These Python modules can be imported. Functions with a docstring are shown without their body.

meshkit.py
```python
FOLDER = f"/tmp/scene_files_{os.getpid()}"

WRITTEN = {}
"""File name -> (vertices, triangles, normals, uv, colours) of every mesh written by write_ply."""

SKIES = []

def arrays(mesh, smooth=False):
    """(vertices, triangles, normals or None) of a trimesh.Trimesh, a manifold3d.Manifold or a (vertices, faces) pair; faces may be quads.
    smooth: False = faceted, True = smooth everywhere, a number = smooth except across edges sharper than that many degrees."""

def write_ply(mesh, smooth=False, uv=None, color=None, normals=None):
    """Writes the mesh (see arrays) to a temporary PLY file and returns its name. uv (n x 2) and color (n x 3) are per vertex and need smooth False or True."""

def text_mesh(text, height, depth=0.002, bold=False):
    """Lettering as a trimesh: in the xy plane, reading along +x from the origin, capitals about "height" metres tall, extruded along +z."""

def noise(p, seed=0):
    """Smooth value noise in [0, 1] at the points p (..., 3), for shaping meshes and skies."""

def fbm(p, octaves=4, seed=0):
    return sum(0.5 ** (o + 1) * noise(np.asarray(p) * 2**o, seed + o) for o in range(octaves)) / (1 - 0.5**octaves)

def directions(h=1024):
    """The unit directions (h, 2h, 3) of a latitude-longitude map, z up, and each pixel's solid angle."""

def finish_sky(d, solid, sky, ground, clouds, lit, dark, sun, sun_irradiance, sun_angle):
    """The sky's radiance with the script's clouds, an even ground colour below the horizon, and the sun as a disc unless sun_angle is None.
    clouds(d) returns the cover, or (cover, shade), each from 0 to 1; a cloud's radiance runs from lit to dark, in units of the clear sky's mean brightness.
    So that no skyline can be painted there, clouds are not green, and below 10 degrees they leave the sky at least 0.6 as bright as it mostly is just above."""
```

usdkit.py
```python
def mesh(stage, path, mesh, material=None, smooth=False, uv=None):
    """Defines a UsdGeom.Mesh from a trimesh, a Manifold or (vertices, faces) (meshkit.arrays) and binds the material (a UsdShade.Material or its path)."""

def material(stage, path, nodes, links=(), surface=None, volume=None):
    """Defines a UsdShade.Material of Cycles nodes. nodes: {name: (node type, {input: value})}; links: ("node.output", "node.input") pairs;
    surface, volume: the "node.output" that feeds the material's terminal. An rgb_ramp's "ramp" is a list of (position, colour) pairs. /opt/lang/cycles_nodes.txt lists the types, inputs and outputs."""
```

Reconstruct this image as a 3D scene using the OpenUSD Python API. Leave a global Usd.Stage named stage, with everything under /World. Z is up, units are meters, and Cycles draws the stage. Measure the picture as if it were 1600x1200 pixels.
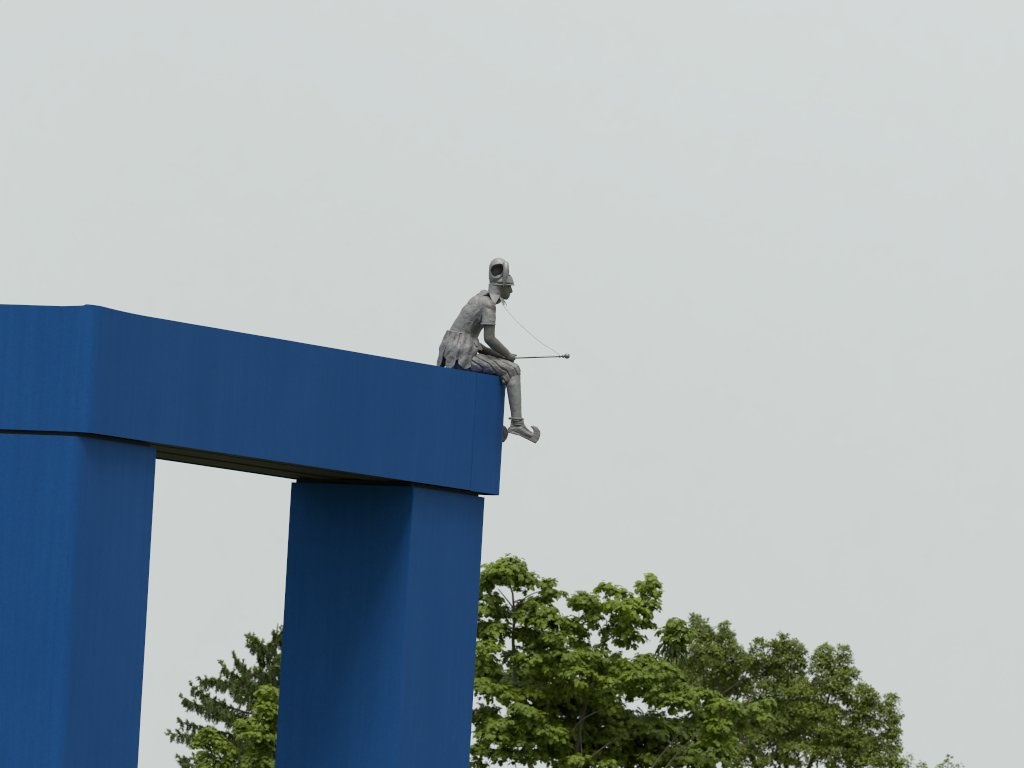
import math, random
import numpy as np, trimesh, usdkit, meshkit
import manifold3d as m3
from pxr import Usd, UsdGeom, UsdLux, UsdShade, Gf, Sdf

random.seed(7)
RNG = np.random.default_rng(7)
stage = Usd.Stage.CreateInMemory()
UsdGeom.SetStageUpAxis(stage, UsdGeom.Tokens.z)
UsdGeom.SetStageMetersPerUnit(stage, 1.0)
UsdGeom.Xform.Define(stage, '/World')
UsdGeom.Scope.Define(stage, '/World/Looks')

# ------------------------------------------------------------------ camera
PITCH, ROLL, FPX = 0.052353900454, 0.05736642818, math.exp(9.874609339683)
EYE = np.array([0.0, 0.0, 1.6])
FWD = np.array([0, math.cos(PITCH), math.sin(PITCH)])
_R = np.array([1.0, 0, 0]); _U = np.cross(_R, FWD)
RIGHT = _R * math.cos(ROLL) + _U * math.sin(ROLL)
UP = -_R * math.sin(ROLL) + _U * math.cos(ROLL)
EXPOSURE = 1.21
cam = UsdGeom.Camera.Define(stage, '/World/camera')
cam.CreateHorizontalApertureAttr(36.0)
cam.CreateVerticalApertureAttr(27.0)
cam.CreateFocalLengthAttr(36.0 * FPX / 1600.0)
cam.CreateClippingRangeAttr(Gf.Vec2f(0.5, 20000))
cam.CreateExposureAttr(EXPOSURE)
cam.CreateFStopAttr(17.0)
cam.CreateFocusDistanceAttr(100.0)
M = np.eye(4); M[0, :3], M[1, :3], M[2, :3], M[3, :3] = RIGHT, UP, -FWD, EYE
cam.AddTransformOp().Set(Gf.Matrix4d(*M.ravel().tolist()))

# ------------------------------------------------------------------ overcast sky and veiled sun
SUN_AZ, SUN_EL = math.radians(180), math.radians(64)     # azimuth from +y towards +x
SKY_STRENGTH = 0.05
sun_dir = np.array([math.sin(SUN_AZ) * math.cos(SUN_EL), math.cos(SUN_AZ) * math.cos(SUN_EL), math.sin(SUN_EL)])
sky_mat = usdkit.material(stage, '/World/Looks/sky_overcast', {
    'sky': ('sky_texture', {'sky_type': 'single_scattering', 'sun_disc': False, 'sun_elevation': SUN_EL, 'sun_rotation': SUN_AZ, 'altitude': 100.0}),
    'tc': ('texture_coordinate', {}),
    'sep': ('separate_xyz', {}),
    'el': ('rgb_ramp', {'ramp': [(0.0, (5.17, 5.44, 5.37)), (0.12, (5.9, 6.18, 6.1)), (0.4, (9.0, 9.25, 9.2)), (1.0, (15.0, 15.3, 15.3))]}),
    'noise': ('noise_texture', {'scale': 7.0, 'detail': 1.0, 'roughness': 0.45}),
    'nmap': ('map_range', {'from_min': 0.3, 'from_max': 0.7, 'to_min': 0.95, 'to_max': 1.03}),
    'n2': ('noise_texture', {'scale': 420.0, 'detail': 3.0, 'roughness': 0.7}),
    'n2m': ('map_range', {'from_min': 0.3, 'from_max': 0.7, 'to_min': 0.994, 'to_max': 1.006}),
    'nm': ('math', {'math_type': 'multiply'}),
    'ncol': ('combine_color', {}),
    'cloud': ('mix_color', {'blend_type': 'multiply', 'fac': 1.0, 'use_clamp': False}),
    'mix': ('mix_color', {'blend_type': 'mix', 'fac': 0.96, 'use_clamp': False}),
    'bg': ('background_shader', {'strength': SKY_STRENGTH})},
    [('tc.generated', 'sep.vector'), ('sep.z', 'el.fac'), ('tc.generated', 'noise.vector'), ('noise.fac', 'nmap.value'),
     ('tc.generated', 'n2.vector'), ('n2.fac', 'n2m.value'), ('nmap.result', 'nm.value1'), ('n2m.result', 'nm.value2'),
     ('nm.value', 'ncol.r'), ('nm.value', 'ncol.g'), ('nm.value', 'ncol.b'),
     ('el.color', 'cloud.a'), ('ncol.color', 'cloud.b'), ('sky.color', 'mix.a'), ('cloud.result', 'mix.b'), ('mix.result', 'bg.color')],
    surface='bg.background')
dome = UsdLux.DomeLight.Define(stage, '/World/sky')
UsdShade.MaterialBindingAPI.Apply(dome.GetPrim()).Bind(sky_mat)
dome.GetPrim().SetCustomDataByKey('kind', 'structure')
dome.GetPrim().SetCustomDataByKey('label', 'pale grey overcast sky filling most of the view')
sun = UsdLux.DistantLight.Define(stage, '/World/sun')
sun.CreateIntensityAttr(0.4); sun.CreateAngleAttr(20.0); sun.CreateNormalizeAttr(True)
sun.CreateColorAttr(Gf.Vec3f(1.0, 0.97, 0.92))
_x = np.cross([0, 0, 1.0], sun_dir); _x /= np.linalg.norm(_x); _y = np.cross(sun_dir, _x)
M = np.eye(4); M[0, :3], M[1, :3], M[2, :3] = _x, _y, sun_dir
sun.AddTransformOp().Set(Gf.Matrix4d(*M.ravel().tolist()))

# ------------------------------------------------------------------ helpers
def at(px, py, y):
    """The point of the scene at distance y (metres ahead) seen at a place of the 1600 x 1200 photograph."""
    d = FWD + RIGHT * ((px - 800) / FPX) - UP * ((py - 600) / FPX)
    return EYE + d * (y / d[1])
def mpp(y):
    return y / FPX
names = {}
def numbered(path):
    n = names.get(path, 0); names[path] = n + 1
    return path if n == 0 else f'{path}_{n:03d}'
def pathof(parent):
    return '/World' if parent is None else str(parent.GetPath())
def obj(name, mesh, mat, parent=None, smooth=False, label=None, kind=None):
    p = numbered(f'{pathof(parent)}/{name}')
    m = usdkit.mesh(stage, p, mesh, mat, smooth=smooth).GetPrim()
    if label: m.SetCustomDataByKey('label', label)
    if kind: m.SetCustomDataByKey('kind', kind)
    return m
def thing(name, label, cat, group=None):
    o = UsdGeom.Xform.Define(stage, numbered('/World/' + name)).GetPrim()
    o.SetCustomDataByKey('label', label); o.SetCustomDataByKey('category', cat)
    if group: o.SetCustomDataByKey('group', group)
    return o
def tube(points, radii, sides=6, cap=True):
    p = np.asarray(points, float); n = len(p)
    r = np.broadcast_to(np.asarray(radii, float), (n,))
    t = np.gradient(p, axis=0); t /= np.linalg.norm(t, axis=1, keepdims=True) + 1e-12
    ref = np.array([0.31, 0.9, 0.29])
    a = np.cross(t, ref); a /= np.linalg.norm(a, axis=1, keepdims=True) + 1e-12
    b = np.cross(t, a); ang = np.arange(sides) * 2 * np.pi / sides
    v = p[:, None] + r[:, None, None] * (np.cos(ang)[None, :, None] * a[:, None] + np.sin(ang)[None, :, None] * b[:, None])
    i, j = np.meshgrid(np.arange(n - 1), np.arange(sides), indexing='ij')
    q = np.stack([i * sides + j, i * sides + (j + 1) % sides, (i + 1) * sides + (j + 1) % sides, (i + 1) * sides + j], -1).reshape(-1, 4)
    f = np.vstack([q[:, [0, 1, 2]], q[:, [0, 2, 3]]])
    v = v.reshape(-1, 3)
    if cap:
        c0, c1 = len(v), len(v) + 1
        v = np.vstack([v, p[0], p[-1]])
        j = np.arange(sides); k = (j + 1) % sides; o = (n - 1) * sides
        f = np.vstack([f, np.stack([np.full(sides, c0), k, j], 1), np.stack([np.full(sides, c1), o + j, o + k], 1)])
    return trimesh.Trimesh(v, f, process=False)
def spline(points, n):
    from scipy.interpolate import CubicSpline
    p = np.asarray(points, float)
    s = np.concatenate([[0], np.cumsum(np.linalg.norm(np.diff(p[:, :3], axis=0), axis=1) + 1e-9)])
    return CubicSpline(s, p)(np.linspace(0, s[-1], n))
def cat(ms):
    return trimesh.util.concatenate(list(ms))

def mat_simple(name, color, rough=0.5, metallic=0.0, var=0.0, scale=6.0, bump=0.0, bscale=20.0, spec=0.5, dark=None, stretch=(1, 1, 1)):
    nodes = {'tc': ('geometry', {}), 'mp': ('mapping', {'scale': stretch}),
             'n': ('noise_texture', {'scale': scale, 'detail': 5.0, 'roughness': 0.6}),
             'r': ('rgb_ramp', {'ramp': [(0.3, dark if dark is not None else tuple(c * (1 - var) for c in color)), (0.7, tuple(min(1, c * (1 + var)) for c in color))]}),
             'p': ('principled_bsdf', {'roughness': rough, 'metallic': metallic, 'specular_ior_level': spec})}
    links = [('tc.position', 'mp.vector'), ('mp.vector', 'n.vector'), ('n.fac', 'r.fac'), ('r.color', 'p.base_color')]
    if bump:
        nodes['bn'] = ('noise_texture', {'scale': bscale, 'detail': 4.0, 'roughness': 0.6})
        nodes['b'] = ('bump', {'strength': 1.0, 'distance': bump})
        links += [('mp.vector', 'bn.vector'), ('bn.fac', 'b.height'), ('b.normal', 'p.normal')]
    return usdkit.material(stage, '/World/Looks/' + name, nodes, links, surface='p.BSDF')
def mat_leaf(name, stops, trans, tfac=0.4, rough=0.55):
    nodes = {'g': ('geometry', {}), 'n': ('noise_texture', {'scale': 0.9, 'detail': 2.0}),
             'a': ('math', {'math_type': 'multiply_add', 'value2': 0.55, 'value3': 0.0}), 'b': ('math', {'math_type': 'multiply_add', 'value2': 0.45}),
             'r': ('rgb_ramp', {'ramp': stops}), 't': ('rgb_ramp', {'ramp': [(p, tuple(c * k for c, k in zip(col, trans))) for p, col in stops]}),
             'p': ('principled_bsdf', {'roughness': rough, 'specular_ior_level': 0.35}), 'tl': ('translucent_bsdf', {}), 'm': ('mix_closure', {'fac': tfac})}
    links = [('g.position', 'n.vector'), ('g.random_per_island', 'a.value1'), ('n.fac', 'b.value1'), ('a.value', 'b.value3'),
             ('b.value', 'r.fac'), ('b.value', 't.fac'), ('r.color', 'p.base_color'), ('t.color', 'tl.color'), ('p.BSDF', 'm.closure1'), ('tl.BSDF', 'm.closure2')]
    return usdkit.material(stage, '/World/Looks/' + name, nodes, links, surface='m.closure')

# ------------------------------------------------------------------ materials
def blue_paint():
    nodes = {'g': ('geometry', {}), 'mp': ('mapping', {'scale': (0.7, 0.7, 0.35)}), 'n': ('noise_texture', {'scale': 1.6, 'detail': 4.0, 'roughness': 0.55}),
             'r': ('rgb_ramp', {'ramp': [(0.3, (0.0105, 0.058, 0.190)), (0.7, (0.0135, 0.066, 0.206))]}),
             'ms': ('mapping', {'scale': (9, 9, 0.35)}), 'ns': ('noise_texture', {'scale': 2.2, 'detail': 3.0, 'roughness': 0.6}),
             'rs': ('rgb_ramp', {'ramp': [(0.35, (0.94, 0.94, 0.945)), (0.65, (1.03, 1.03, 1.025))]}),
             'nf': ('noise_texture', {'scale': 55.0, 'detail': 2.0}), 'rf': ('rgb_ramp', {'ramp': [(0.3, (0.93, 0.93, 0.93)), (0.7, (1.07, 1.07, 1.07))]}),
             'm': ('mix_color', {'blend_type': 'multiply', 'fac': 1.0, 'use_clamp': False}), 'm2': ('mix_color', {'blend_type': 'multiply', 'fac': 1.0, 'use_clamp': False}),
             'bn': ('noise_texture', {'scale': 1.5, 'detail': 2.0}), 'b': ('bump', {'strength': 0.15, 'distance': 0.004}),
             'p': ('principled_bsdf', {'roughness': 0.55, 'specular_ior_level': 0.025})}
    links = [('g.position', 'mp.vector'), ('mp.vector', 'n.vector'), ('n.fac', 'r.fac'), ('g.position', 'ms.vector'), ('ms.vector', 'ns.vector'), ('ns.fac', 'rs.fac'),
             ('g.position', 'nf.vector'), ('nf.fac', 'rf.fac'), ('r.color', 'm.a'), ('rs.color', 'm.b'), ('m.result', 'm2.a'), ('rf.color', 'm2.b'), ('m2.result', 'p.base_color'),
             ('g.position', 'bn.vector'), ('bn.fac', 'b.height'), ('b.normal', 'p.normal')]
    return usdkit.material(stage, '/World/Looks/blue_painted_sheet', nodes, links, surface='p.BSDF')
BLUE = blue_paint()
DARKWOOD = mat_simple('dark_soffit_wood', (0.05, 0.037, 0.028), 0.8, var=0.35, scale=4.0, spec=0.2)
BLACK = mat_simple('black_steel', (0.012, 0.012, 0.013), 0.7, var=0.2)
SILVER = mat_simple('silver_paint', (0.17, 0.169, 0.169), 0.56, 0.3, var=0.2, scale=14.0, bump=0.004, bscale=40.0)
CLOTH = mat_simple('silver_stiffened_cloth', (0.14, 0.138, 0.137), 0.62, 0.25, var=0.24, scale=12.0, bump=0.012, bscale=26.0)
TARNISH = mat_simple('tarnished_silver', (0.092, 0.085, 0.075), 0.55, 0.3, var=0.3, scale=12.0, bump=0.003, bscale=40.0)
BROWN_FILL = mat_simple('dark_brown_fill', (0.035, 0.030, 0.027), 0.8, var=0.3, scale=30.0)
CHROME = mat_simple('bare_metal', (0.16, 0.16, 0.16), 0.4, 0.6, var=0.1)
CORD = mat_simple('grey_cord', (0.24, 0.24, 0.24), 0.8, var=0.1)
BARK = mat_simple('maple_bark', (0.10, 0.09, 0.07), 0.9, var=0.35, scale=9.0, bump=0.01, bscale=25.0, spec=0.2)
BARKD = mat_simple('brown_bark', (0.075, 0.058, 0.038), 0.9, var=0.35, scale=9.0, bump=0.01, bscale=25.0, spec=0.2)
MAPLE = mat_leaf('maple_leaf', [(0.2, (0.115, 0.165, 0.012)), (0.44, (0.26, 0.335, 0.022)), (0.64, (0.45, 0.53, 0.05)), (0.85, (0.50, 0.54, 0.065))], (1.15, 1.1, 0.6), 0.48)
FINE = mat_leaf('fine_leaf', [(0.2, (0.11, 0.145, 0.018)), (0.46, (0.22, 0.27, 0.03)), (0.68, (0.34, 0.375, 0.05)), (0.85, (0.40, 0.36, 0.05))], (1.1, 1.1, 0.6), 0.38)
PALE = mat_leaf('pale_leaf', [(0.1, (0.08, 0.14, 0.02)), (1.0, (0.17, 0.24, 0.05))], (1.1, 1.1, 0.6), 0.4)
NEEDLE = mat_leaf('spruce_needle', [(0.1, (0.045, 0.068, 0.014)), (0.6, (0.08, 0.11, 0.02)), (1.0, (0.12, 0.14, 0.028))], (1.0, 1.0, 0.6), 0.2)
NEEDLE_OLD = mat_leaf('old_spruce_twig', [(0.1, (0.055, 0.055, 0.016)), (0.6, (0.095, 0.08, 0.024)), (1.0, (0.14, 0.10, 0.034))], (1.0, 1.0, 0.6), 0.15)
NEEDLE_TIP = mat_leaf('new_spruce_tip', [(0.1, (0.09, 0.14, 0.018)), (1.0, (0.17, 0.22, 0.035))], (1.0, 1.0, 0.6), 0.3)
GRASS = mat_simple('meadow_grass', (0.06, 0.075, 0.032), 0.9, var=0.3, scale=0.3, spec=0.2)

# ------------------------------------------------------------------ ground
rr = np.concatenate([[0.0], np.geomspace(3, 6000, 40)]); aa = np.linspace(0, 2 * np.pi, 73)[:-1]
gv = [[0, 90, 0]]
for r in rr[1:]:
    for a in aa:
        gv.append([r * math.cos(a), 90 + r * math.sin(a), 0])
gv = np.array(gv); gv[:, 2] = -0.12 * meshkit.fbm(gv / 14.0, 3) * np.clip(np.hypot(gv[:, 0], gv[:, 1] - 100) / 30 - 0.4, 0, 1)
gf = [[0, 1 + j, 1 + (j + 1) % 72] for j in range(72)]
for i in range(39):
    for j in range(72):
        a, b = 1 + i * 72 + j, 1 + i * 72 + (j + 1) % 72
        gf += [[a, a + 72, b + 72], [a, b + 72, b]]
g = obj('ground', (gv, np.array(gf)), GRASS, smooth=True, kind='structure'); g.SetCustomDataByKey('label', 'grassy ground far below the view')

# ------------------------------------------------------------------ the blue gate
TH = 1.1359135771281275
A0 = np.array([-3.19023154744809, 93.97004482715296])
ZS, HB, L = 5.97545837427923, 0.95, 7.440134249912031
U2 = np.array([math.cos(TH), math.sin(TH)]); V2 = np.array([-math.sin(TH), math.cos(TH)])
DEPTH = 1.2303388644415032
ZT = ZS + HB
def gp(u, v, z):                       # gate coordinates: along the beam, across it, up
    q = A0 + U2 * u + V2 * v
    return np.array([q[0], q[1], z])
YB = (A0 + U2 * L)[1]                  # distance of the beam's far front corner
def footprint(u0, v0, u1, v1, radii, step=0.12):
    """closed polyline (u, v) with rounded corners; radii at (u0,v0), (u1,v0), (u1,v1), (u0,v1)"""
    cs = [(u0, v0), (u1, v0), (u1, v1), (u0, v1)]
    pts = []
    for k in range(4):
        c = np.array(cs[k], float); p = np.array(cs[k - 1], float); n = np.array(cs[(k + 1) % 4], float)
        dp, dn = (p - c) / np.linalg.norm(p - c), (n - c) / np.linalg.norm(n - c); r = radii[k]
        ctr = c + (dp + dn) * r
        m = max(3, int(r / 0.012))
        for s in np.linspace(0, np.pi / 2, m):
            pts.append(ctr - dn * r * math.cos(s) - dp * r * math.sin(s))
    out = []
    for k in range(len(pts)):
        a, b = pts[k], pts[(k + 1) % len(pts)]
        m = max(1, int(np.linalg.norm(b - a) / step))
        for s in range(m):
            out.append(a + (b - a) * s / m)
    return np.array(out)
def skin(line, z0, z1, nz, thick, amp=0.0, closed=False, ztop=None, seed=0, flare=0.0):
    """a bent sheet standing along the polyline (u, v), with thickness, gently buckled"""
    n = len(line)
    t = (np.roll(line, -1, 0) - np.roll(line, 1, 0)) if closed else np.gradient(line, axis=0)
    t /= np.linalg.norm(t, axis=1, keepdims=True)
    nrm = np.stack([t[:, 1], -t[:, 0]], 1)
    vs = []
    for lay in (0, 1):
        for k in range(nz + 1):
            w = k / nz
            top = z1 if ztop is None else ztop
            z = z0 + (np.broadcast_to(top, n) - z0) * w
            q = np.stack([line[:, 0] * 1.1, line[:, 1] * 1.1, z * 0.9 + 3], 1)
            off = amp * (meshkit.fbm(q, 3, seed) - 0.5) * 2 + flare * np.clip(1 - w * 9, 0, 1) ** 2
            if lay: off = off - thick
            p = line + nrm * off[:, None]
            vs.append(np.stack([A0[0] + U2[0] * p[:, 0] + V2[0] * p[:, 1], A0[1] + U2[1] * p[:, 0] + V2[1] * p[:, 1], z], 1))
    v = np.vstack(vs); f = []
    m = n if closed else n - 1; S = (nz + 1) * n
    for k in range(nz):
        for j in range(m):
            a, b = k * n + j, k * n + (j + 1) % n
            f += [[a, b, b + n], [a, b + n, a + n], [S + a, S + b + n, S + b], [S + a, S + a + n, S + b + n]]
    for k in (0, nz):
        for j in range(m):
            a, b = k * n + j, k * n + (j + 1) % n
            f += [[a, S + a, S + b], [a, S + b, b]] if k == 0 else [[a, b, S + b], [a, S + b, S + a]]
    if not closed:
        for k in range(nz):
            for j, fl in ((0, 0), (n - 1, 1)):
                a, b = k * n + j, (k + 1) * n + j
                q = [[a, b, S + b], [a, S + b, S + a]]
                f += q if not fl else [x[::-1] for x in q]
    return trimesh.Trimesh(v, np.array(f), process=False)
def gbox(u0, u1, v0, v1, z0, z1):
    b = trimesh.creation.box((1, 1, 1)); v = np.array(b.vertices) + 0.5
    p = np.stack([u0 + (u1 - u0) * v[:, 0], v0 + (v1 - v0) * v[:, 1], z0 + (z1 - z0) * v[:, 2]], 1)
    w = np.array([gp(*q) for q in p])
    return trimesh.Trimesh(w, b.faces, process=False)

gate = thing('blue_gate', 'tall blue sheet-clad gate of two square columns carrying a heavy beam', 'gate')
RB = 0.13
LE = L + 0.78 * RB
beam = obj('beam', gbox(0.07, LE - 0.08, 0.05, DEPTH - 0.03, ZS + 0.055, ZT - 0.03), BLACK, gate, label='dark inner frame of the beam')
fp = footprint(0, 0, LE, DEPTH, (0.14, RB, 0.03, 0.03))
# split the outline into the sheets: the long front, the wrap round the far end, the back, the near end
u, v = fp[:, 0], fp[:, 1]
seam = L - 0.52
def run(mask_start, mask_end):
    k0 = int(np.argmin(np.linalg.norm(fp - np.array(mask_start), axis=1))); k1 = int(np.argmin(np.linalg.norm(fp - np.array(mask_end), axis=1)))
    idx = np.arange(k0, k1 + 1) if k1 >= k0 else np.concatenate([np.arange(k0, len(fp)), np.arange(0, k1 + 1)])
    return fp[idx].copy()
front = run((0, 1.0), (seam, 0)); front[-1] = (seam + 0.004, 0.0)
wrap = run((seam, 0), (LE, DEPTH * 0.5)); wrap[0] = (seam - 0.03, 0.0); wrap = np.vstack([wrap[:1], [(seam, 0.0)], wrap[1:][wrap[1:, 0] > seam]])
back = run((LE, DEPTH * 0.5), (LE * 0.4, DEPTH)); back2 = run((LE * 0.4, DEPTH), (0, 1.0))
def outset(line, d):
    t = np.gradient(line, axis=0); t /= np.linalg.norm(t, axis=1, keepdims=True)
    return line + np.stack([t[:, 1], -t[:, 0]], 1) * d
s = np.where(front[:, 1] < 0.09, front[:, 0], -front[:, 1])
ztf = ZT + np.where(s >= 0, 0.022 * np.clip(1 - s / 0.95, 0, 1) ** 2, 0.022 * np.clip(1 + s / 0.25, 0, 1) ** 1.5) + 0.003 * (meshkit.fbm(np.stack([front[:, 0], front[:, 1], 0 * u[:len(front)]], 1) * 1.2, 2) - 0.5)
obj('cladding_sheet', skin(front, ZS, ZT, 14, 0.003, 0.003, ztop=ztf, seed=3), BLUE, beam, smooth=35)
obj('cladding_sheet', skin(outset(wrap, 0.0035), ZS - 0.003, ZT + 0.002, 14, 0.003, 0.002, seed=9), BLUE, beam, smooth=35)
obj('cladding_sheet', skin(outset(back, -0.001), ZS, ZT, 8, 0.003, 0.004, seed=5), BLUE, beam, smooth=35)
obj('cladding_sheet', skin(outset(back2, 0.003), ZS, ZT - 0.004, 8, 0.003, 0.004, seed=6), BLUE, beam, smooth=35)
obj('cover_sheet', gbox(0.06, LE - 0.075, 0.04, DEPTH - 0.012, ZT - 0.012, ZT - 0.006), BLUE, beam)
nb = 5
for k in range(nb):
    a = 0.024 + (DEPTH - 0.04) * k / nb; b = 0.024 + (DEPTH - 0.04) * (k + 1) / nb
    dz = [0.012, 0.006, 0.014, 0.004, 0.010][k]
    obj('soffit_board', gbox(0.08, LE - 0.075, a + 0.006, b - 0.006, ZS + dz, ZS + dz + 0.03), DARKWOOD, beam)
O1, GAP = 0.064, 0.034
for (u0, u1, rad, seed) in ((0.0, 1.332, (0.10, 0.012, 0.012, 0.012), 21), (L - 0.12 - 1.361, L - 0.12, (0.010, 0.012, 0.012, 0.012), 33)):
    line = footprint(u0, O1, u1, O1 + 1.093, rad)
    c = skin(line, -0.3, ZS - GAP, 22, 0.004, 0.002, closed=True, seed=seed)
    lid = trimesh.Trimesh(np.array([gp(p[0], p[1], ZS - GAP - 0.003) for p in line * 0.998 + line.mean(0) * 0.002]), np.array([[0, k, k + 1] for k in range(1, len(line) - 1)]), process=False)
    col = obj('column', cat([c, lid]), BLUE, gate, smooth=35)
    obj('column_head', gbox(u0 + 0.05, u1 - 0.022, O1 + 0.05, O1 + 1.07, ZS - GAP - 0.02, ZS + 0.004), BLACK, col)

# ------------------------------------------------------------------ the jester statue
YS = YB + 0.02                             # distance of the statue's middle plane
PX = mpp(YS)
def S3(x, y, d):
    return at(x, y, YS + d)
def ell(x, y, d, r, rd=None, ry=None):
    """points of an ellipsoid: centre in the photograph's plane, depth d, radius r (in pixels of that plane), depth radius rd metres"""
    s = trimesh.creation.icosphere(2).vertices
    c = S3(x, y, d); R = r * PX
    rd = R if rd is None else rd; ryy = R if ry is None else ry * PX
    return c + np.stack([s[:, 0] * R, s[:, 1] * rd, s[:, 2] * ryy], 1)
def hull(*pts):
    return m3.Manifold.hull_points(np.vstack(pts))
def chain(js):
    out = []
    for a, b in zip(js[:-1], js[1:]):
        out.append(hull(ell(*a), ell(*b)))
    return out
def solid(parts):
    return m3.Manifold.batch_boolean(parts, m3.OpType.Add)
def soften(man, edge=0.012, it=8, noise=0.0, freq=20.0, seed=0, folds=None):
    man = man.refine_to_length(edge)
    me = man.to_mesh(); t = trimesh.Trimesh(me.vert_properties[:, :3], me.tri_verts, process=True)
    if it: trimesh.smoothing.filter_taubin(t, lamb=0.5, nu=0.52, iterations=it)
    if noise:
        n = t.vertex_normals; v = np.array(t.vertices)
        t.vertices = v + n * (noise * 2 * (meshkit.fbm(v * freq, 3, seed) - 0.5))[:, None]
    if folds is not None:
        v = np.array(t.vertices); t.vertices = v + t.vertex_normals * folds(v)[:, None]
    return t
def flat(poly, d0, d1):
    """a solid cut to an outline in the photograph's plane, from depth d0 to d1"""
    from shapely.geometry import Polygon
    t = trimesh.creation.extrude_polygon(Polygon(poly), 1.0, engine='earcut')
    v = np.array([S3(p[0], p[1], d0 + (d1 - d0) * p[2]) for p in t.vertices])
    return m3.Manifold(m3.Mesh(v.astype(np.float32), t.faces[:, ::-1].astype(np.uint32))) if np.linalg.det(np.stack([S3(1, 0, 0) - S3(0, 0, 0), S3(0, 1, 0) - S3(0, 0, 0), [0, d1 - d0, 0]])) < 0 else m3.Manifold(m3.Mesh(v.astype(np.float32), t.faces.astype(np.uint32)))

DN, DF = -0.11, 0.15                       # near and far leg
statue = thing('jester_statue', 'silver painted jester statue in tattered clothes and curled shoes seated on the beam end', 'statue')
limbs = []
# torso, neck, head
limbs += [hull(ell(718, 566, -0.07, 18), ell(718, 566, 0.11, 18), ell(721, 524, -0.045, 19, 0.10), ell(721, 524, 0.085, 19, 0.10)),
          hull(ell(721, 524, -0.045, 19, 0.10), ell(721, 524, 0.085, 19, 0.10), ell(741, 494, -0.06, 21, 0.11), ell(741, 494, 0.10, 21, 0.11)),
          hull(ell(741, 494, -0.06, 21, 0.11), ell(741, 494, 0.10, 21, 0.11), ell(757, 477, -0.10, 14), ell(757, 477, 0.14, 14))]
limbs += [hull(ell(748.5, 481, -0.07, 18, 0.09), ell(748.5, 481, 0.11, 18, 0.09))]
limbs += chain([(762, 472, 0.02, 10), (771, 462, 0.02, 9.5), (776, 455, 0.02, 10)])
limbs += [hull(ell(782, 442, 0.02, 17.5, 0.078), ell(786, 450, 0.02, 11.5, 0.066), ell(789, 459, 0.02, 6.5, 0.045), ell(790.5, 464, 0.02, 4.2, 0.026), ell(779, 457, 0.02, 8, 0.06)),
          hull(ell(797.2, 448.5, 0.02, 1.6, 0.012), ell(799.3, 455.6, 0.02, 1.7, 0.012), ell(796, 457.2, 0.02, 1.8, 0.02)),
          hull(ell(795.2, 460.6, 0.02, 1.9, 0.022), ell(793.5, 463.4, 0.02, 2.2, 0.024)),
          hull(ell(796, 446.5, -0.022, 2.2, 0.022), ell(796, 446.5, 0.062, 2.2, 0.022))]
# arms
NSH, NEL, NWR = (764.5, 481, -0.175, 10.6), (764.5, 529.5, -0.205, 8.5), (790, 551.5, -0.105, 6.2)
FSH, FEL, FWR = (760, 481, 0.215, 10.2), (735, 534, 0.235, 7.6), (786, 556, 0.06, 5.6)
limbs += chain([NSH, (764.5, 505, -0.195, 9.0), NEL, (774, 539.0, -0.17, 8.8), NWR])
limbs += chain([FSH, (747, 507, 0.23, 8.6), FEL, (757, 549, 0.17, 7.4), FWR])
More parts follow.
